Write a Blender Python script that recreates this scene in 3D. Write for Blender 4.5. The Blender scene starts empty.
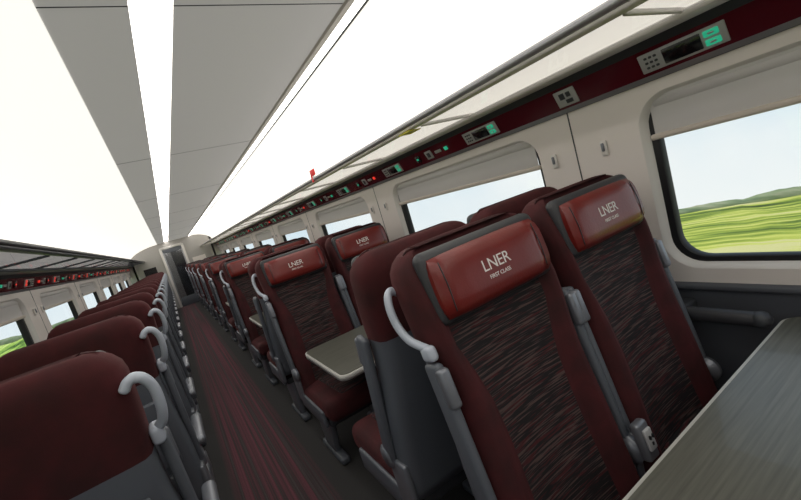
import bpy, bmesh, math, random
import numpy as np
from mathutils import Matrix, Vector
random.seed(4)
SC=bpy.context.scene
try: SC.view_settings.view_transform='Standard'
except: pass
SC.view_settings.look='None'
SC.view_settings.exposure=.22

# ---------------- camera (rolled wide-angle) ----------------
CZ=1.45
d=np.array([167-400,265-250,400.]);d/=np.linalg.norm(d)
c=-(.3*d[0]+d[1])/d[2]
dn=np.array([.3,1,c]);dn/=np.linalg.norm(dn)
M=np.array([np.cross(dn,d),d,-dn])
cam=bpy.data.cameras.new('camera');co=bpy.data.objects.new('camera',cam);SC.collection.objects.link(co)
mw=Matrix.Identity(4)
for i in range(3):
    mw[i][0]=M[i,0];mw[i][1]=-M[i,1];mw[i][2]=-M[i,2]
mw[2][3]=CZ
co.matrix_world=mw
cam.sensor_width=36;cam.lens=400/801*36;cam.clip_start=.02;cam.clip_end=500
SC.camera=co

# ---------------- materials ----------------
def mat(name,col,rough=.5,metal=0,emit=0,ecol=None,bump=0,bscale=200,var=0,vscale=30,sheen=0,coat=0):
    m=bpy.data.materials.new(name);m.use_nodes=True
    nt=m.node_tree;b=nt.nodes['Principled BSDF']
    b.inputs['Base Color'].default_value=(*col,1);b.inputs['Roughness'].default_value=rough
    b.inputs['Metallic'].default_value=metal
    if emit:
        b.inputs['Emission Color'].default_value=(*(ecol or col),1);b.inputs['Emission Strength'].default_value=emit
    if sheen:
        b.inputs['Sheen Weight'].default_value=sheen;b.inputs['Sheen Tint'].default_value=(.5,.08,.08,1)
    if coat: b.inputs['Coat Weight'].default_value=coat;b.inputs['Coat Roughness'].default_value=.2
    tc=nt.nodes.new('ShaderNodeTexCoord')
    if bump:
        n=nt.nodes.new('ShaderNodeTexNoise');n.inputs['Scale'].default_value=bscale
        bp=nt.nodes.new('ShaderNodeBump');bp.inputs['Strength'].default_value=bump;bp.inputs['Distance'].default_value=.002
        nt.links.new(tc.outputs['Object'],n.inputs['Vector']);nt.links.new(n.outputs['Fac'],bp.inputs['Height'])
        nt.links.new(bp.outputs['Normal'],b.inputs['Normal'])
    if var:
        n=nt.nodes.new('ShaderNodeTexNoise');n.inputs['Scale'].default_value=vscale;n.inputs['Detail'].default_value=4
        mp=nt.nodes.new('ShaderNodeMapRange');mp.inputs['From Min'].default_value=.3;mp.inputs['From Max'].default_value=.7
        mp.inputs['To Min'].default_value=1-var;mp.inputs['To Max'].default_value=1+var
        mx=nt.nodes.new('ShaderNodeVectorMath');mx.operation='SCALE';mx.inputs[0].default_value=col
        nt.links.new(tc.outputs['Object'],n.inputs['Vector']);nt.links.new(n.outputs['Fac'],mp.inputs['Value'])
        nt.links.new(mp.outputs['Result'],mx.inputs['Scale']);nt.links.new(mx.outputs[0],b.inputs['Base Color'])
    return m
def stretch(name,scale,cols,rough,nscale=1,detail=3,coat=0,dist=0,bump=0,emit=0):
    m=bpy.data.materials.new(name);m.use_nodes=True
    nt=m.node_tree;b=nt.nodes['Principled BSDF'];b.inputs['Roughness'].default_value=rough;b.inputs['Coat Weight'].default_value=coat
    tc=nt.nodes.new('ShaderNodeTexCoord');mp=nt.nodes.new('ShaderNodeMapping');mp.inputs['Scale'].default_value=scale
    n=nt.nodes.new('ShaderNodeTexNoise');n.inputs['Scale'].default_value=nscale;n.inputs['Detail'].default_value=detail;n.inputs['Distortion'].default_value=dist
    r=nt.nodes.new('ShaderNodeValToRGB')
    while len(r.color_ramp.elements)<len(cols): r.color_ramp.elements.new(.5)
    for e,(p,cc) in zip(r.color_ramp.elements,cols): e.position=p;e.color=(*cc,1)
    nt.links.new(tc.outputs['Object'],mp.inputs['Vector']);nt.links.new(mp.outputs[0],n.inputs['Vector'])
    nt.links.new(n.outputs['Fac'],r.inputs['Fac']);nt.links.new(r.outputs['Color'],b.inputs['Base Color'])
    return m
velvet=mat('maroon_velvet',(.046,.0036,.005),.85,var=.4,vscale=12,sheen=.10,bump=.2,bscale=500)
leather=mat('red_leather',(.175,.014,.011),.36,bump=.25,bscale=160,var=.12,vscale=8,coat=.2)
darktrim=mat('charcoal_leather',(.035,.035,.04),.45,bump=.2,bscale=200)
def moquette():
    m=bpy.data.materials.new('striped_moquette');m.use_nodes=True;nt=m.node_tree;b=nt.nodes['Principled BSDF'];b.inputs['Roughness'].default_value=.85
    tc=nt.nodes.new('ShaderNodeTexCoord')
    def layer(sc,lo,hi,det=1.0,dist=.15):
        mp=nt.nodes.new('ShaderNodeMapping');mp.inputs['Scale'].default_value=sc;nt.links.new(tc.outputs['Object'],mp.inputs[0])
        n=nt.nodes.new('ShaderNodeTexNoise');n.inputs['Scale'].default_value=1;n.inputs['Detail'].default_value=det;n.inputs['Distortion'].default_value=dist
        nt.links.new(mp.outputs[0],n.inputs[0])
        r=nt.nodes.new('ShaderNodeMapRange');r.inputs['From Min'].default_value=lo;r.inputs['From Max'].default_value=hi;nt.links.new(n.outputs['Fac'],r.inputs['Value'])
        return r.outputs[0]
    a=layer((9,50,240),.52,.60);f=layer((14,50,190),.56,.64)
    m1=nt.nodes.new('ShaderNodeMix');m1.data_type='RGBA';m1.inputs[6].default_value=(.008,.005,.006,1);m1.inputs[7].default_value=(.085,.050,.046,1);nt.links.new(a,m1.inputs[0])
    m2=nt.nodes.new('ShaderNodeMix');m2.data_type='RGBA';m2.inputs[7].default_value=(.06,.007,.009,1);nt.links.new(f,m2.inputs[0]);nt.links.new(m1.outputs[2],m2.inputs[6])
    nt.links.new(m2.outputs[2],b.inputs['Base Color'])
    bp=nt.nodes.new('ShaderNodeBump');bp.inputs['Strength'].default_value=.3;bp.inputs['Distance'].default_value=.002
    nt.links.new(a,bp.inputs['Height']);nt.links.new(bp.outputs['Normal'],b.inputs['Normal']);return m
stripe=moquette()
greyp=mat('grey_plastic',(.11,.12,.14),.42,bump=.08,bscale=400)
greyd=mat('dark_grey_plastic',(.045,.048,.055),.5)
alu=mat('cast_aluminium',(.24,.25,.28),.38,metal=.5)
handlem=mat('pale_grip',(.50,.54,.62),.35)
white=mat('white_print',(.85,.8,.78),.6)
wallm=mat('cream_wall_panel',(.82,.755,.71),.45,var=.02,vscale=3)
lowwall=mat('grey_lower_wall',(.08,.085,.10),.55)
frame=mat('window_surround',(.76,.725,.69),.4)
rubber=mat('black_gasket',(.012,.012,.014),.4)
blindm=mat('blind_fabric',(.68,.66,.65),.8,bump=.1,bscale=300)
barm=mat('blind_bar',(.60,.53,.46),.4)
ceilg=mat('grey_ceiling_panel_glow',(.55,.54,.53),.5,emit=.16,ecol=(1,.98,.95))  # weak emission stands in for cove glow falling on the panels
seam=mat('seam',(.05,.05,.055),.6)
lightm=mat('luminaire_diffuser',(.9,.9,.9),.5,emit=4.0,ecol=(1,.97,.92))
covem=mat('emissive_cove_panel',(.82,.79,.73),.5,emit=.82,ecol=(1,.97,.90))  # white ceiling made to glow itself, in place of separate cove lights
redstrip=mat('maroon_gloss_strip',(.10,.006,.014),.15,coat=.5)
screen=mat('black_screen',(.008,.008,.01),.12,coat=.5)
green=mat('green_led',(.02,.30,.17),.4,emit=.3,ecol=(.05,.8,.45))
redled=mat('red_led',(.6,.02,.02),.4,emit=.6,ecol=(1,.05,.03))
iconw=mat('icon_plate',(.5,.5,.5),.4)
yellow=mat('yellow_label',(.7,.6,.02),.5)
redsign=mat('red_sign',(.65,.02,.02),.5,emit=.25)
railm=mat('rail_metal',(.4,.4,.42),.35,metal=.6)
tabtop=stretch('table_laminate',(4,120,4),[(.3,(.080,.080,.066)),(.7,(.135,.134,.112))],.32,1,4,coat=.2)
tabedge=mat('table_edge',(.5,.49,.46),.35)
def glassmat(name,tint,fac,rough=.03):
    m=bpy.data.materials.new(name);m.use_nodes=True;nt=m.node_tree;nt.nodes.clear()
    o=nt.nodes.new('ShaderNodeOutputMaterial');t=nt.nodes.new('ShaderNodeBsdfTransparent');g=nt.nodes.new('ShaderNodeBsdfGlossy')
    t.inputs[0].default_value=(*tint,1);g.inputs['Roughness'].default_value=rough
    x=nt.nodes.new('ShaderNodeMixShader');x.inputs[0].default_value=fac
    nt.links.new(t.outputs[0],x.inputs[1]);nt.links.new(g.outputs[0],x.inputs[2]);nt.links.new(x.outputs[0],o.inputs[0]);return m
glass=glassmat('window_glass',(.95,.97,.97),.03)
rackglass=glassmat('smoked_rack_glass',(.55,.55,.55),.16,.08)
rackglassL=glassmat('dark_smoked_rack_glass',(.20,.20,.21),.20,.06)
doorglass=glassmat('door_glass',(.7,.72,.74),.1,.05)

def carpet():
    m=bpy.data.materials.new('striped_carpet');m.use_nodes=True;nt=m.node_tree;b=nt.nodes['Principled BSDF'];b.inputs['Roughness'].default_value=.95
    tc=nt.nodes.new('ShaderNodeTexCoord');sx=nt.nodes.new('ShaderNodeSeparateXYZ');nt.links.new(tc.outputs['Object'],sx.inputs[0])
    mp=nt.nodes.new('ShaderNodeMapping');mp.inputs['Scale'].default_value=(46,.2,1);nt.links.new(tc.outputs['Object'],mp.inputs[0])
    n=nt.nodes.new('ShaderNodeTexNoise');n.inputs['Scale'].default_value=1;n.inputs['Detail'].default_value=1.5;nt.links.new(mp.outputs[0],n.inputs[0])
    r=nt.nodes.new('ShaderNodeValToRGB');e=r.color_ramp.elements
    e[0].position=.38;e[0].color=(.066,.052,.054,1);e[1].position=.68;e[1].color=(.15,.045,.062,1)
    k=e.new(.52);k.color=(.10,.036,.046,1)
    k=e.new(.44);k.color=(.045,.032,.034,1)
    nt.links.new(n.outputs['Fac'],r.inputs['Fac'])
    a=nt.nodes.new('ShaderNodeMapRange');a.inputs['From Min'].default_value=-.12;a.inputs['From Max'].default_value=-.06
    nt.links.new(sx.outputs['X'],a.inputs['Value'])
    a2=nt.nodes.new('ShaderNodeMapRange');a2.inputs['From Min'].default_value=.38;a2.inputs['From Max'].default_value=.33
    nt.links.new(sx.outputs['X'],a2.inputs['Value'])
    mu=nt.nodes.new('ShaderNodeMath');mu.operation='MULTIPLY';nt.links.new(a.outputs[0],mu.inputs[0]);nt.links.new(a2.outputs[0],mu.inputs[1])
    f=nt.nodes.new('ShaderNodeTexNoise');f.inputs['Scale'].default_value=260;nt.links.new(tc.outputs['Object'],f.inputs['Vector'])
    mx=nt.nodes.new('ShaderNodeMix');mx.data_type='RGBA';mx.inputs[6].default_value=(.040,.038,.038,1)
    nt.links.new(mu.outputs[0],mx.inputs[0]);nt.links.new(r.outputs['Color'],mx.inputs[7])
    fr=nt.nodes.new('ShaderNodeMapRange');fr.inputs['From Min'].default_value=.3;fr.inputs['From Max'].default_value=.7;fr.inputs['To Min'].default_value=.6;fr.inputs['To Max'].default_value=1.4
    nt.links.new(f.outputs['Fac'],fr.inputs['Value'])
    vm=nt.nodes.new('ShaderNodeVectorMath');vm.operation='SCALE';nt.links.new(mx.outputs[2],vm.inputs[0]);nt.links.new(fr.outputs[0],vm.inputs['Scale'])
    nt.links.new(vm.outputs[0],b.inputs['Base Color']);return m
carpetm=carpet()

# ---------------- mesh builder ----------------
class Bd:
    def __init__(s): s.bm=bmesh.new();s.mats=[]
    def mi(s,m):
        if m not in s.mats:s.mats.append(m)
        return s.mats.index(m)
    def merge(s,b2,m,mx=None,smooth=True):
        if mx is not None: bmesh.ops.transform(b2,matrix=mx,verts=b2.verts)
        vm={}
        for v in b2.verts: vm[v]=s.bm.verts.new(v.co)
        for f in b2.faces:
            try:nf=s.bm.faces.new([vm[v] for v in f.verts])
            except ValueError: continue
            nf.smooth=smooth
            nf.material_index=s.mi(m)
        b2.free()
    def box(s,c,sz,m,r=0,seg=3,rot=None,fn=None,smooth=True):
        b=bmesh.new();bmesh.ops.create_cube(b,size=1)
        bmesh.ops.transform(b,matrix=Matrix.Diagonal((*sz,1)),verts=b.verts)
        if r: bmesh.ops.bevel(b,geom=b.edges[:],offset=r,segments=seg,profile=.5,affect='EDGES')
        if fn:
            for v in b.verts: v.co=fn(v.co)
        mx=Matrix.Translation(c)
        if rot is not None: mx=mx@rot
        s.merge(b,m,mx,smooth and r>0)
    def prism(s,x0,x1,y0,y1,z0,z1,r,m,mside=None,seg=6):
        pts=[]
        for cx,cy,a0 in((x1-r,y1-r,0),(x0+r,y1-r,90),(x0+r,y0+r,180),(x1-r,y0+r,270)):
            for i in range(seg+1):
                a=math.radians(a0+90*i/seg);pts.append((cx+r*math.cos(a),cy+r*math.sin(a)))
        lo=[s.bm.verts.new((x,y,z0)) for x,y in pts];hi=[s.bm.verts.new((x,y,z1)) for x,y in pts]
        f=s.bm.faces.new(hi);f.material_index=s.mi(m)
        f=s.bm.faces.new(lo[::-1]);f.material_index=s.mi(mside or m)
        n=len(pts)
        for i in range(n):
            f=s.bm.faces.new([lo[i],lo[(i+1)%n],hi[(i+1)%n],hi[i]]);f.material_index=s.mi(mside or m);f.smooth=True
    def tube(s,pts,rad,m,n=10,flat=1.0):
        pts=[Vector(p) for p in pts]
        P=[pts[0]*2-pts[1]]+pts+[pts[-1]*2-pts[-2]];out=[]
        for i in range(1,len(P)-2):
            for k in range(6):
                t=k/6;a,b,c_,d_=P[i-1:i+3]
                out.append(.5*((2*b)+(c_-a)*t+(2*a-5*b+4*c_-d_)*t*t+(3*b-a-3*c_+d_)*t**3))
        out.append(pts[-1]);rings=[];up=Vector((1,0,0))
        for i,p in enumerate(out):
            t=(out[min(i+1,len(out)-1)]-out[max(i-1,0)]).normalized()
            a=t.cross(up)
            if a.length<1e-3:a=t.cross(Vector((0,1,0)))
            a.normalize();b=t.cross(a).normalized()
            rr=rad*(.75 if i in(0,len(out)-1) else 1)
            rings.append([s.bm.verts.new(p+a*rr*math.cos(2*math.pi*k/n)+b*rr*flat*math.sin(2*math.pi*k/n)) for k in range(n)])
        for r0,r1 in zip(rings,rings[1:]):
            for k in range(n):
                f=s.bm.faces.new([r0[k],r0[(k+1)%n],r1[(k+1)%n],r1[k]]);f.smooth=True;f.material_index=s.mi(m)
        for r in(rings[0][::-1],rings[-1]):
            f=s.bm.faces.new(r);f.material_index=s.mi(m)
    def cyl(s,c,r,h,m,axis='X',n=20):
        b=bmesh.new();bmesh.ops.create_cone(b,cap_ends=True,segments=n,radius1=r,radius2=r,depth=h)
        bmesh.ops.bevel(b,geom=[e for e in b.edges if abs(e.verts[0].co.z-e.verts[1].co.z)<1e-6],offset=min(r,h)*.2,segments=2,affect='EDGES')
        R={'X':Matrix.Rotation(math.pi/2,4,'Y'),'Y':Matrix.Rotation(math.pi/2,4,'X'),'Z':Matrix.Identity(4)}[axis]
        s.merge(b,m,Matrix.Translation(c)@R)
    def text(s,txt,size,m,mx,sp=1.0):
        cu=bpy.data.curves.new('t','FONT');cu.body=txt;cu.size=size;cu.align_x='CENTER';cu.align_y='CENTER';cu.extrude=.0006;cu.space_character=sp
        o=bpy.data.objects.new('t',cu);SC.collection.objects.link(o)
        dg=bpy.context.evaluated_depsgraph_get();me=bpy.data.meshes.new_from_object(o.evaluated_get(dg))
        b=bmesh.new();b.from_mesh(me);s.merge(b,m,mx,False)
        bpy.data.objects.remove(o);bpy.data.curves.remove(cu)
    def mesh(s,name):
        bmesh.ops.recalc_face_normals(s.bm,faces=s.bm.faces)
        me=bpy.data.meshes.new(name);s.bm.to_mesh(me);s.bm.free()
        for m in s.mats: me.materials.append(m)
        return me
    def obj(s,name): return place(s.mesh(name),name)
def place(me,name,loc=(0,0,0),rz=0):
    o=bpy.data.objects.new(name,me);SC.collection.objects.link(o);o.location=loc;o.rotation_euler=(0,0,rz);return o

# ---------------- seat ----------------
SL=.19
def yb(z): return (z-1.13)*SL
def seat_mesh(name,handle=False,tray=False,arm=False,socket=False):
    B=Bd();W0=.236
    zs=[.40,.44,.5,.58,.66,.74,.82,.9,.98,1.03,1.06,1.12,1.18,1.24]+[1.24+.075*math.sin(math.radians(a)) for a in(20,40,55,68,78,86,90)]
    rings=[]
    for z in zs:
        w=W0-.016*math.exp(-((z-.95)/.16)**2)
        T=.125 if z<.95 else .125-.02*(z-.95)/.3
        cap=0
        if z>1.24:
            t=min(1,(z-1.24)/.075);w-=.075*(1-math.sqrt(max(0,1-t*t)));cap=.045*(1-math.sqrt(max(0,1-t*t)))
        pw=.125+.045*min(1,max(0,(z-.86)/.2))**1.5+.02*max(0,(.7-z)/.3)
        pw=min(pw,w-.03)
        ring=[];y0=yb(z)
        def bol(s): return -.034*math.sin(math.pi*min(1,s*.75))**1.2+.045*max(0,(s-.55)/.45)**2.2
        xs=[]
        for s in(1,.94,.85,.7,.5,.3,.12,0): xs.append((-(pw+(w-pw)*s),bol(s)))
        for q in(-.6,-.2,.2,.6): xs.append((pw*q,.006*(1-q*q)))
        for s in(0,.12,.3,.5,.7,.85,.94,1): xs.append(((pw+(w-pw)*s),bol(s)))
        k=1-.6*min(1,max(0,(z-1.14)/.12))
        for x,y in xs: ring.append((x,y0+y*k+cap,z))
        for q,yy in((1,.5),(.985,.8),(.93,.95),(.8,1),(.4,1.03),(0,1.04),(-.4,1.03),(-.8,1),(-.93,.95),(-.985,.8),(-1,.5)):
            ring.append((w*q,y0+T*yy-cap*.9,z))
        rings.append([B.bm.verts.new(p) for p in ring])
    n=len(rings[0])
    iv,ist,ig=B.mi(velvet),B.mi(stripe),B.mi(greyp)
    for j,(a,b) in enumerate(zip(rings,rings[1:])):
        zz=zs[j]
        for i in range(n):
            f=B.bm.faces.new([a[i],a[(i+1)%n],b[(i+1)%n],b[i]]);f.smooth=True
            f.material_index=iv
            if 7<=i<=11 and zz<1.17: f.material_index=ist
            if i>=19 and zz<1.02 : f.material_index=ig
    for r in(rings[0][::-1],rings[-1]):
        f=B.bm.faces.new(r);f.material_index=iv
    rot=Matrix.Rotation(-math.atan(SL),4,'X')
    bend=lambda k:(lambda v:Vector((v.x,v.y-k*(v.x/.2)**2,v.z)))
    B.box((0,yb(1.207)-.002,1.208),(.412,.05,.188),darktrim,.024,4,rot,bend(.012))
    b=bmesh.new();bmesh.ops.create_cube(b,size=1)
    bmesh.ops.transform(b,matrix=Matrix.Diagonal((.388,.06,.158,1)),verts=b.verts)
    bmesh.ops.subdivide_edges(b,edges=[e for e in b.edges],cuts=7,use_grid_fill=True)
    for v in b.verts:
        x,y,z=v.co.x/.194,v.co.y/.03,v.co.z/.079
        ex=(abs(x)**7+abs(z)**5)
        yy=y*(max(0,1-ex*.55))
        sc=(1-.05*abs(x*z)**3)
        v.co=Vector((v.co.x*sc,yy*.03-.012*(x*x) ,v.co.z*sc))
    HM=Matrix.Translation((0,yb(1.207)-.026,1.208))@rot
    B.merge(b,leather,HM)
    for s in(-1,1):
        B.tube([HM@Vector((s*.166,-.0285,-.062)),HM@Vector((s*.166,-.0335,0)),HM@Vector((s*.166,-.0285,.062))],.0016,darktrim,6)
    for t,sz,zo in(('LNER',.043,.012),('FIRST CLASS',.0145,-.018)):
        B.text(t,sz,white,Matrix.Translation((0,yb(1.207)-.0570+zo*SL,1.208+zo))@rot@Matrix.Rotation(math.pi/2,4,'X'),.95)
    cr=Matrix.Rotation(math.radians(-4),4,'X')
    B.box((0,-.335,.42),(.465,.50,.13),velvet,.045,5,cr)
    B.box((0,-.325,.431),(.27,.47,.125),stripe,.03,4,cr)
    for s in(-1,1):
        zc=.80;L=.50
        B.box((s*.243,yb(zc)+.015,zc),(.026,.062,L),greyp,.012,3,rot)
        B.box((s*.243,yb(.99)-.014,.99),(.03,.03,.10),alu,.01,3,rot)
        B.cyl((s*.243,yb(.56)+.0,.56),.045,.03,alu)
        B.box((s*.236,-.26,.375),(.022,.44,.10),greyp,.01,3)
        B.box((s*.236,-.06,.46),(.024,.12,.2),alu,.01,3)
    B.box((0,-.27,.335),(.44,.42,.05),greyd,.015,3)
    for s in(-1,1):
        def tap(v):
            t=(v.z+.15)/.3
            return Vector((v.x,v.y*(.55+.45*t)+(.05*(1-t)),v.z))
        B.box((s*.175,-.22,.185),(.04,.30,.31),alu,.014,3,None,tap)
        B.box((s*.175,-.19,.022),(.06,.36,.044),greyp,.016,3)
    if handle:
        x=-.243
        if arm:
            B.tube([(x+.022,.125,1.205),(x+.004,.125,1.226),(x-.018,.12,1.222),(x-.032,.108,1.190),(x-.032,.095,1.14),(x-.022,.07,1.095),(x-.006,.045,1.075)],.0140,handlem,12,.85)
            B.box((x+.002,.04,1.06),(.03,.05,.05),handlem,.012,3,rot)
        else:
            B.tube([(x+.028,.115,1.205),(x+.008,.107,1.220),(x-.012,.098,1.217),(x-.023,.088,1.185),(x-.023,.075,1.14),(x-.017,.05,1.105),(x-.006,.02,1.088),(x+.002,0,1.08)],.0118,handlem,12,.85)
            B.box((x,.0,1.07),(.027,.045,.04),handlem,.011,3,rot)
    if tray:
        B.box((0,yb(.8)+.145,.80),(.38,.022,.30),greyp,.008,3,rot)
        B.box((0,yb(.97)+.15,.97),(.06,.025,.02),greyd,.005,2,rot)
        B.box((0,yb(.55)+.15,.55),(.34,.03,.12),greyd,.01,2,rot)
    if arm:
        for s in(-1,1):
            B.box((s*.262,-.26,.635),(.05,.36,.04),alu,.018,4)
            B.box((s*.262,-.33,.58),(.03,.06,.10),greyp,.01,3)
    if socket:
        R2=Matrix.Rotation(-.2,4,'X')
        B.box((.254,-.155,.60),(.05,.03,.11),alu,.01,3,R2);B.box((.254,-.172,.61),(.032,.01,.06),iconw,.004,2,R2)
        for i in(-1,1): B.box((.254+i*.007,-.179,.62),(.004,.006,.01),rubber,0,1)
        B.box((.254,-.179,.60),(.005,.006,.008),rubber)
    return B.mesh(name)
sA=seat_mesh('seat_handle',handle=True,socket=True)
sB=seat_mesh('seat_plain')
sL=seat_mesh('seat_single',handle=True,tray=True,arm=True)
PITCH=1.85
NB=7
XR1,XR2=.688,1.196
for k in range(NB+1):
    y=.80+k*PITCH
    if y>14.2: break
    place(sA,'passenger_seat',(XR1,y,0));place(sB,'passenger_seat',(XR2,y,0))
    if y+.4<14.3:
        place(sB,'passenger_seat',(XR1,y+.40,0),math.pi);place(sB,'passenger_seat',(XR2,y+.40,0),math.pi)
k=0
while 1.225+.78*k<13.8:
    place(sL,'passenger_seat',(-.392,1.225+.78*k,0),math.pi);k+=1
# ---------------- shell constants ----------------
Y0,Y1=-2.6,15.0
XW,XL=1.60,-1.03
for k in range(NB+1):
    y=.80+k*PITCH
    B=Bd();B.box((1.49,y-.12,.745),(.05,.36,.05),darktrim,.024,4);B.box((1.49,y-.27,.745),(.054,.05,.054),greyd,.022,3)
    B.box((1.545,y-.02,.73),(.08,.07,.07),greyd,.01);B.obj('window_armrest')

# ---------------- tables ----------------
def table(y0,y1):
    B=Bd();zt=CZ-.717
    B.prism(.490,1.572,y0,y1,zt-.03,zt-.004,.05,tabedge)
    B.prism(.500,1.566,y0+.012,y1-.010,zt-.006,zt,.042,tabtop)
    yc=(y0+y1)/2
    B.box((1.0,yc,.36),(.07,.16,.68),greyp,.02,3)
    B.box((1.0,yc,.02),(.16,.34,.04),greyd,.015,3)
    B.box((1.2,yc,zt-.06),(.5,.08,.06),greyd,.015,3)
    return B.mesh('table')
tm=table(-.11,.495)
for k in range(NB+1): place(tm,'bay_table',(0,k*PITCH,0))

# ---------------- shell ----------------
PER=1.878;WW=1.333
def rr(y0,y1,z0,z1,r,seg=6):
    p=[]
    for cy,cz,a0 in((y1-r,z1-r,0),(y0+r,z1-r,90),(y0+r,z0+r,180),(y1-r,z0+r,270)):
        for i in range(seg+1):
            a=math.radians(a0+90*i/seg);p.append((cy+r*math.cos(a),cz+r*math.sin(a)))
    return p
def outer(pts,y0,y1,z0,z1,cy,cz):
    out=[]
    for y,z in pts:
        dy,dz=y-cy,z-cz
        t=min(((y1-cy)/dy if dy>0 else (y0-cy)/dy) if abs(dy)>1e-9 else 1e9,((z1-cz)/dz if dz>0 else (z0-cz)/dz) if abs(dz)>1e-9 else 1e9)
        out.append((cy+dy*t,cz+dz*t))
    return out
ZLED=.824;ZTOP=1.585
gz0,gz1=.911,1.540
def side(name,X,sg,off):
    B=Bd()
    WS=[.79-WW+off+PER*i for i in range(-1,9)]
    for i,s in enumerate(WS):
        y0=s-(PER-WW)/2;y1=y0+PER
        h=rr(s-.04,s+WW+.04,gz0-.033,gz1,.115,7)
        cy,cz=(y0+y1)/2,(ZLED+ZTOP)/2
        o=outer(h,y0,y1,ZLED,ZTOP,cy,cz)
        for cyy in(y0,y1):
            for czz in(ZLED,ZTOP):
                j=min(range(len(o)),key=lambda q:(o[q][0]-cyy)**2+(o[q][1]-czz)**2);o[j]=(cyy,czz)
        n=len(h)
        def L(pts,x): return [B.bm.verts.new((x,a,b)) for a,b in pts]
        lo=L(o,X);lh=L(h,X)
        h2=rr(s-.022,s+WW+.022,gz0-.017,gz1-.015,.10,7);l2=L(h2,X+sg*.035)
        g=rr(s,s+WW,gz0,gz1-.03,.09,7)
        def ring(a,b,m,sm=True):
            for q in range(n):
                f=B.bm.faces.new([a[q],a[(q+1)%n],b[(q+1)%n],b[q]]);f.material_index=B.mi(m);f.smooth=sm
        ring(lo,lh,wallm,False);ring(lh,l2,frame)
        l3=L(h2,X+sg*.035);l4=L(g,X+sg*.037);l5=L(g,X+sg*.08);ring(l3,l4,rubber,False);ring(l4,l5,rubber)
    B.obj('wall_'+name)
    for i,s in enumerate(WS):
        G=Bd();G.box((X+sg*.075,s+WW/2,(gz0+gz1)/2-.01),(.004,WW+.02,gz1-gz0-.01),glass)
        G.box((X+sg*.03,s+WW/2,1.46),(.008,WW+.005,.15),blindm,.003,1)
        G.cyl((X+sg*.04,s+WW/2,1.505),.02,WW-.02,blindm,'Y')
        G.box((X+sg*.026,s+WW/2,1.385),(.026,WW+.03,.022),barm,.007,2)
        G.obj('window_%d'%(i+1+(len(WS) if sg<0 else 0)))
    T=Bd()
    ym=(Y0+Y1)/2;ln=Y1-Y0
    T.box((X-sg*.005,ym,ZLED-.012),(.04,ln,.024),lowwall,.008,2)
    T.box((X+sg*.01,ym,ZLED/2),(.02,ln,ZLED),lowwall)
    T.box((X-sg*.01,ym,.14),(.04,ln,.10),greyd,.01,2)
    T.obj('wall_lower_'+name)
    for i,s in enumerate(WS):
        yc=s+WW+(PER-WW)/2
        if yc>Y1-.1: continue
        P=Bd();P.box((X-sg*.0005,yc+.04,(ZLED+ZTOP)/2),(.003,.005,ZTOP-ZLED),seam);P.obj('trim_%s_seam'%name)
        for q in(-1,1):
            H=Bd();H.box((X-sg*.007,yc+.03+q*.12,1.395),(.012,.028,.062),frame,.006,3)
            H.box((X-sg*.015,yc+.03+q*.12,1.40),(.012,.011,.034),alu,.004,2);H.obj('coat_hook')
side('right',XW,1,0);side('left',XL,-1,-.3)

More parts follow.
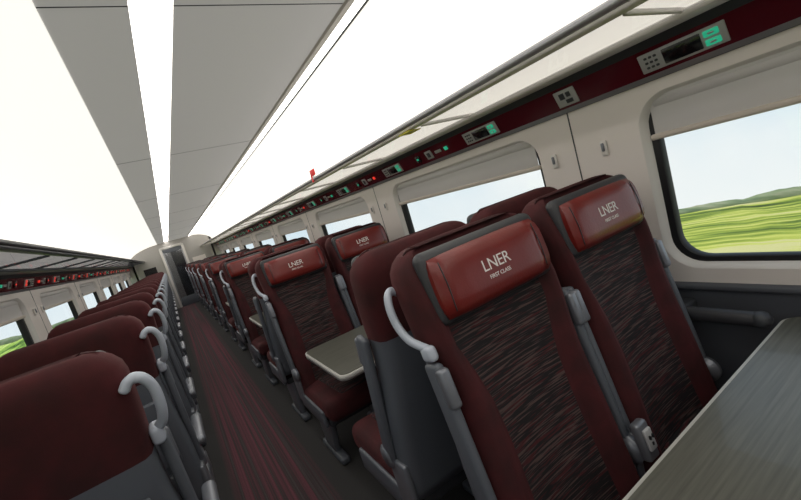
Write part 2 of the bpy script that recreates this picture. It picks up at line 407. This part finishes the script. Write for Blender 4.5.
def sweep(B,prof,m,smooth=False,y0=Y0,y1=Y1):
    a=[B.bm.verts.new((x,y0,z)) for x,z in prof];b=[B.bm.verts.new((x,y1,z)) for x,z in prof]
    for i in range(len(prof)-1):
        f=B.bm.faces.new([a[i],a[i+1],b[i+1],b[i]]);f.material_index=B.mi(m);f.smooth=smooth
SW,SH=.036,.084
ang=math.atan2(SW,SH)
sc0=(.024+SW/2,.012+SH/2)
for name,X,sg,lip in(('right',XW,1,1.09),('left',XL,-1,-.555)):
    B=Bd()
    sweep(B,[(X,ZTOP-.005),(X-sg*.014,ZTOP-.002)],greyp)
    sweep(B,[(X-sg*.014,ZTOP-.004),(X-sg*.024,ZTOP+.012)],railm)
    sweep(B,[(X-sg*.024,ZTOP+.012),(X-sg*(.024+SW),ZTOP+.012+SH)],redstrip)
    sweep(B,[(X-sg*(.024+SW),ZTOP+.012+SH),(X-sg*.085,ZTOP+.125)],greyd)
    B.obj('trim_%s_reservation_strip'%name)
    B=Bd();ym=(Y0+Y1)/2;ln=Y1-Y0
    xi=X-sg*.075;zr=ZTOP+.12
    w=abs(xi-lip)
    fm=frame if sg>0 else greyp
    B.box((xi-sg*.03,ym,zr+.012),(.11,ln,.022),fm,.006,2)
    B.box((lip+sg*.025,ym,zr+.03),(.05,ln,.026),fm,.01,3)
    B.tube([(lip,Y0,zr+.042),(lip,Y0/2,zr+.042),(lip,Y1,zr+.042)],.014,railm if sg>0 else greyd)
    sweep(B,[(xi-sg*.08,zr+.015),(lip+sg*.045,zr+.028)],rackglass if sg>0 else rackglassL)
    y=Y0+.35
    while y<Y1:
        B.box(((xi+lip)/2,y,zr+.022),(w-.1,.012,.016),fm,.004,2);y+=.94
    B.obj('luggage_rack')
    for i in range(17):
        y=.635+.95*(i-1)
        if y>14.5:break
        D=Bd();RT=Matrix.Rotation(-sg*ang,4,'Y')
        cx,cz=X-sg*sc0[0],ZTOP+sc0[1]
        def bx(dy,dz,sy,sz,m,off):
            p=Vector((cx,y+dy,cz))+RT@Vector((-sg*off,0,dz));D.box(p,(.006,sy,sz),m,.002,1,RT)
        bx(0,0,.25,.066,iconw,.003)
        bx(-.005,0,.11,.050,screen,.007)
        for a in range(3):
            for b_ in range(3): bx(.072+a*.015,-.017+b_*.017,.010,.008,greyd,.0065)
        lm=green if sg>0 else redled
        bx(-.088,.014,.04,.020,lm,.007);bx(-.088,-.014,.04,.020,lm,.007)
        bx(-.088,.014,.018,.006,iconw,.009);bx(-.088,-.014,.018,.006,iconw,.009)
        if i>1 or sg<0:
            bx(.30,0,.03,.022,redled if i%2 else green,.004)
            bx(.38,0,.06,.018,iconw,.003)
            bx(.475,0,.065,.055,iconw,.003);bx(.475,0,.03,.03,greyd,.006)
            bx(.60,.0,.05,.045,screen,.004);bx(.60,.0,.02,.012,green if sg>0 else redled,.008)
        D.obj('seat_reservation_display')
def plate(y,m,w,h,name,txt=None):
    D=Bd();RT=Matrix.Rotation(-ang,4,'Y')
    cx,cz=XW-sc0[0],ZTOP+sc0[1]
    D.box(Vector((cx,y,cz))+RT@Vector((-.003,0,0)),(.006,w,h),m,.002,1,RT)
    if txt:
        D.box(Vector((cx,y+.014,cz))+RT@Vector((-.0065,0,.010)),(.004,.022,.026),greyd,0,1,RT)
        D.box(Vector((cx,y-.016,cz))+RT@Vector((-.0065,0,.012)),(.004,.018,.020),greyd,0,1,RT)
        D.box(Vector((cx,y-.012,cz))+RT@Vector((-.0065,0,-.016)),(.004,.030,.016),greyd,0,1,RT)
    D.obj(name)
plate(1.06,iconw,.095,.070,'seat_number_sign',1)
D=Bd();D.box((1.12,1.58,ZTOP+.132),(.07,.09,.004),yellow);D.obj('yellow_label')
D=Bd();D.box((1.078,2.84,ZTOP+.205),(.004,.10,.045),redsign,.001,1);D.box((1.078,2.88,ZTOP+.165),(.004,.03,.05),redsign);D.box((1.08,2.84,ZTOP+.185),(.004,.02,.05),white);D.obj('red_hanging_sign')

# ceiling
ZC=CZ+.72
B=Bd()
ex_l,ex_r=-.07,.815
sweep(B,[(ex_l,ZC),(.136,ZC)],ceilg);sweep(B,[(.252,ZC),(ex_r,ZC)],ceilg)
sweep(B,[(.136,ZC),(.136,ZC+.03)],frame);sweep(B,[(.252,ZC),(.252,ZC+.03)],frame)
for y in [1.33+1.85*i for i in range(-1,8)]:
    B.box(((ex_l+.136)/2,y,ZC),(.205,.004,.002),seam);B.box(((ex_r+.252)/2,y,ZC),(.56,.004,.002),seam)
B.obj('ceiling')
B=Bd();sweep(B,[(.136,ZC+.02),(.252,ZC+.02)],lightm)
for y in [1.33+1.85*i for i in range(-1,8)]: B.box((.194,y,ZC+.018),(.116,.004,.004),seam)
B.obj('ceiling_light_strip')
B=Bd()
sweep(B,[(ex_r,ZC),(ex_r+.01,ZC-.006),(ex_r+.04,ZC-.002)],frame)
sweep(B,[(ex_r+.04,ZC-.002),(ex_r+.085,ZC-.002)],lightm)
sweep(B,[(ex_r+.085,ZC-.002),(ex_r+.097,ZC-.004)],greyp)
B.obj('light_rail')
def cove(x0,x1,name):
    B=Bd();pr=[]
    for i in range(13):
        t=i/12;a=t*math.pi/2
        pr.append((x0+(x1-x0)*math.sin(a),ZC-.004-(ZC-ZTOP-.14)*(1-math.cos(a))))
    sweep(B,pr,covem,True);B.obj(name)
cove(ex_r+.097,XW-.02,'ceiling_cove_right');cove(ex_l,XL+.02,'ceiling_cove_left')
B=Bd();B.box((.28,(Y0+Y1)/2,ZC+.12),(2.95,Y1-Y0+.2,.04),greyd);B.box((XW+.12,(Y0+Y1)/2,1.87),(.04,Y1-Y0,.58),greyd);B.box((XL-.12,(Y0+Y1)/2,1.87),(.04,Y1-Y0,.58),greyd)
B.obj('roof')
B=Bd();B.box(((XW+XL)/2,(Y0+Y1)/2,-.03),(XW-XL+.2,Y1-Y0+.2,.06),carpetm);B.obj('floor')
bulk=mat('bulkhead_panel',(.42,.40,.38),.5)
vest=mat('vestibule_panel',(.60,.58,.56),.5)
B=Bd()
dx0,dx1=-.05,.60
for (a,b,z0,z1) in((XL-.1,dx0,0,ZC+.1),(dx1,XW+.1,0,ZC+.1),(dx0,dx1,2.0,ZC+.1)):
    B.box(((a+b)/2,Y1+.03,(z0+z1)/2),(b-a,.06,z1-z0),bulk)
B.box((.95,Y1-.005,1.2),(.4,.02,.5),wallm);B.box((-.5,Y1-.005,1.25),(.35,.02,.5),screen)
B.obj('wall_far')
B=Bd()
for x in(dx0-.0,dx1+.0): B.box((x,Y1-.03,1.0),(.07,.05,2.0),frame,.01)
B.box(((dx0+dx1)/2,Y1-.03,1.99),(dx1-dx0,.05,.07),frame,.01)
B.box((.275,Y1-.02,.15),(.56,.02,.3),greyp,.005);B.box((.275,Y1-.02,1.88),(.56,.02,.12),greyp,.005)
for x in(.0,.55): B.box((x,Y1-.02,1.0),(.045,.025,1.7),railm,.008)
B.box((.275,Y1-.02,1.05),(.54,.008,1.55),doorglass)
B.obj('door_1')
B=Bd();B.box((.27,Y1+1.5,1.2),(2.4,.05,2.4),vest);B.box((.27,Y1+.75,2.25),(2.4,1.5,.04),vest);B.box((.27,Y1+.75,2.225),(.5,.6,.01),lightm);B.box((-.9,Y1+.75,1.2),(.05,1.5,2.4),vest);B.box((1.45,Y1+.75,1.2),(.05,1.5,2.4),vest);B.box((.27,Y1+.75,-.03),(2.4,1.5,.06),greyd);B.box((.40,Y1+1.46,1.0),(.35,.03,2.0),greyd,.01);B.obj('wall_vestibule')
B=Bd();B.box(((XW+XL)/2,Y0-.03,1.15),(XW-XL+.2,.06,2.4),bulk);B.obj('wall_near')

# ---------------- outside ----------------
def land(name,s1,s2,cols,rough=1):
    m=bpy.data.materials.new(name);m.use_nodes=True;nt=m.node_tree;b=nt.nodes['Principled BSDF'];b.inputs['Roughness'].default_value=1
    b.inputs['Specular IOR Level'].default_value=.1
    tc=nt.nodes.new('ShaderNodeTexCoord');fac=[]
    for s in(s1,s2):
        mp=nt.nodes.new('ShaderNodeMapping');mp.inputs['Scale'].default_value=s;nt.links.new(tc.outputs['Object'],mp.inputs[0])
        n=nt.nodes.new('ShaderNodeTexNoise');n.inputs['Scale'].default_value=1;n.inputs['Detail'].default_value=3;nt.links.new(mp.outputs[0],n.inputs[0]);fac.append(n)
    ad=nt.nodes.new('ShaderNodeMath');ad.operation='ADD';nt.links.new(fac[0].outputs['Fac'],ad.inputs[0]);nt.links.new(fac[1].outputs['Fac'],ad.inputs[1])
    h=nt.nodes.new('ShaderNodeMath');h.operation='MULTIPLY';h.inputs[1].default_value=.5;nt.links.new(ad.outputs[0],h.inputs[0])
    r=nt.nodes.new('ShaderNodeValToRGB')
    while len(r.color_ramp.elements)<len(cols): r.color_ramp.elements.new(.5)
    for e,(p,cc) in zip(r.color_ramp.elements,cols): e.position=p;e.color=(*cc,1)
    nt.links.new(h.outputs[0],r.inputs[0]);nt.links.new(r.outputs[0],b.inputs['Base Color']);return m
grass=land('blurred_fields',(.16,.07,.3),(.75,.10,1),[(.36,(.04,.06,.012)),(.44,(.12,.17,.025)),(.50,(.26,.31,.045)),(.56,(.46,.46,.09)),(.64,(.52,.47,.20))])
trees=land('hazed_distant_trees',(.3,.15,.3),(1.2,.2,1),[(.38,(.12,.16,.09)),(.5,(.22,.26,.14)),(.62,(.38,.36,.24))])  # pale ramp paints distance haze into the tree colours
bush=land('blurred_hedge',(.8,.10,1.2),(2.5,.22,3),[(.38,(.03,.06,.01)),(.47,(.12,.22,.03)),(.56,(.34,.46,.08)),(.64,(.55,.60,.20))])
def terrain(name,a0,a1,slope,m,z0,rm,seed,amp,extra=None):
    random.seed(seed)
    B=Bd();na=90;rs=[2.6,4,6,9,13,19,27,38,52,rm];rows=[]
    for ai in range(na+1):
        a=math.radians(a0+(a1-a0)*ai/na);row=[]
        for j,r in enumerate(rs):
            zend=CZ-slope*rm
            t=(r-2.6)/(rm-2.6)
            z=z0+(zend-z0)*t**.9+random.uniform(-amp,amp)*t
            row.append(B.bm.verts.new((.22+r*math.cos(a),r*math.sin(a),z)))
        rows.append(row)
    for a,b in zip(rows,rows[1:]):
        for j in range(len(rs)-1):
            f=B.bm.faces.new([a[j],b[j],b[j+1],a[j+1]]);f.material_index=B.mi(m);f.smooth=True
    if extra:
        prev=None;N=300
        for i in range(N+1):
            a=math.radians(a0+(a1-a0)*i/N);h=extra*(.3+.45*abs(math.sin(i*.17)+.5*math.sin(i*.41+1))*.6+random.uniform(0,.08))
            cur=[B.bm.verts.new((.22+(rm+q)*math.cos(a),(rm+q)*math.sin(a),CZ-slope*rm+z)) for q,z in((-1.2,-.8),(-1,h*.5),(-.2,h),(1,h*.9))]
            if prev:
                for j in range(3):
                    f=B.bm.faces.new([prev[j],cur[j],cur[j+1],prev[j+1]]);f.smooth=True;f.material_index=B.mi(trees)
            prev=cur
    B.obj(name)
terrain('countryside_field',-88,88,.205,grass,-1.1,70,3,.22,1.5)
terrain('countryside_field',92,268,.055,bush,-1.1,60,5,.6,1.2)
w=bpy.data.worlds.new('sky');SC.world=w;w.use_nodes=True;nt=w.node_tree;bg=nt.nodes['Background']
tc=nt.nodes.new('ShaderNodeTexCoord');sx=nt.nodes.new('ShaderNodeSeparateXYZ');r=nt.nodes.new('ShaderNodeValToRGB')
mr=nt.nodes.new('ShaderNodeMapRange');mr.inputs['From Min'].default_value=-.25;mr.inputs['From Max'].default_value=.5
e=r.color_ramp.elements;e[0].position=0;e[0].color=(.92,.92,.90,1);e[1].position=1;e[1].color=(.40,.58,.80,1);k=e.new(.32);k.color=(.66,.77,.84,1)
nn=nt.nodes.new('ShaderNodeTexNoise');nn.inputs['Scale'].default_value=2.5;nn.inputs['Detail'].default_value=4
mx=nt.nodes.new('ShaderNodeMix');mx.data_type='RGBA';mx.inputs[7].default_value=(.90,.90,.89,1)
m2=nt.nodes.new('ShaderNodeMapRange');m2.inputs['From Min'].default_value=.40;m2.inputs['From Max'].default_value=.64;m2.inputs['To Max'].default_value=.85
nt.links.new(tc.outputs['Generated'],sx.inputs[0]);nt.links.new(sx.outputs['Z'],mr.inputs['Value']);nt.links.new(mr.outputs[0],r.inputs['Fac'])
nt.links.new(tc.outputs['Generated'],nn.inputs['Vector']);nt.links.new(nn.outputs['Fac'],m2.inputs['Value']);nt.links.new(m2.outputs[0],mx.inputs[0])
nt.links.new(r.outputs['Color'],mx.inputs[6]);nt.links.new(mx.outputs[2],bg.inputs['Color']);bg.inputs['Strength'].default_value=1.0
sl=bpy.data.lights.new('sun','SUN');sl.energy=2.8;sl.angle=.02;so=bpy.data.objects.new('sun',sl);SC.collection.objects.link(so)
so.rotation_euler=(math.radians(-42),0,0)
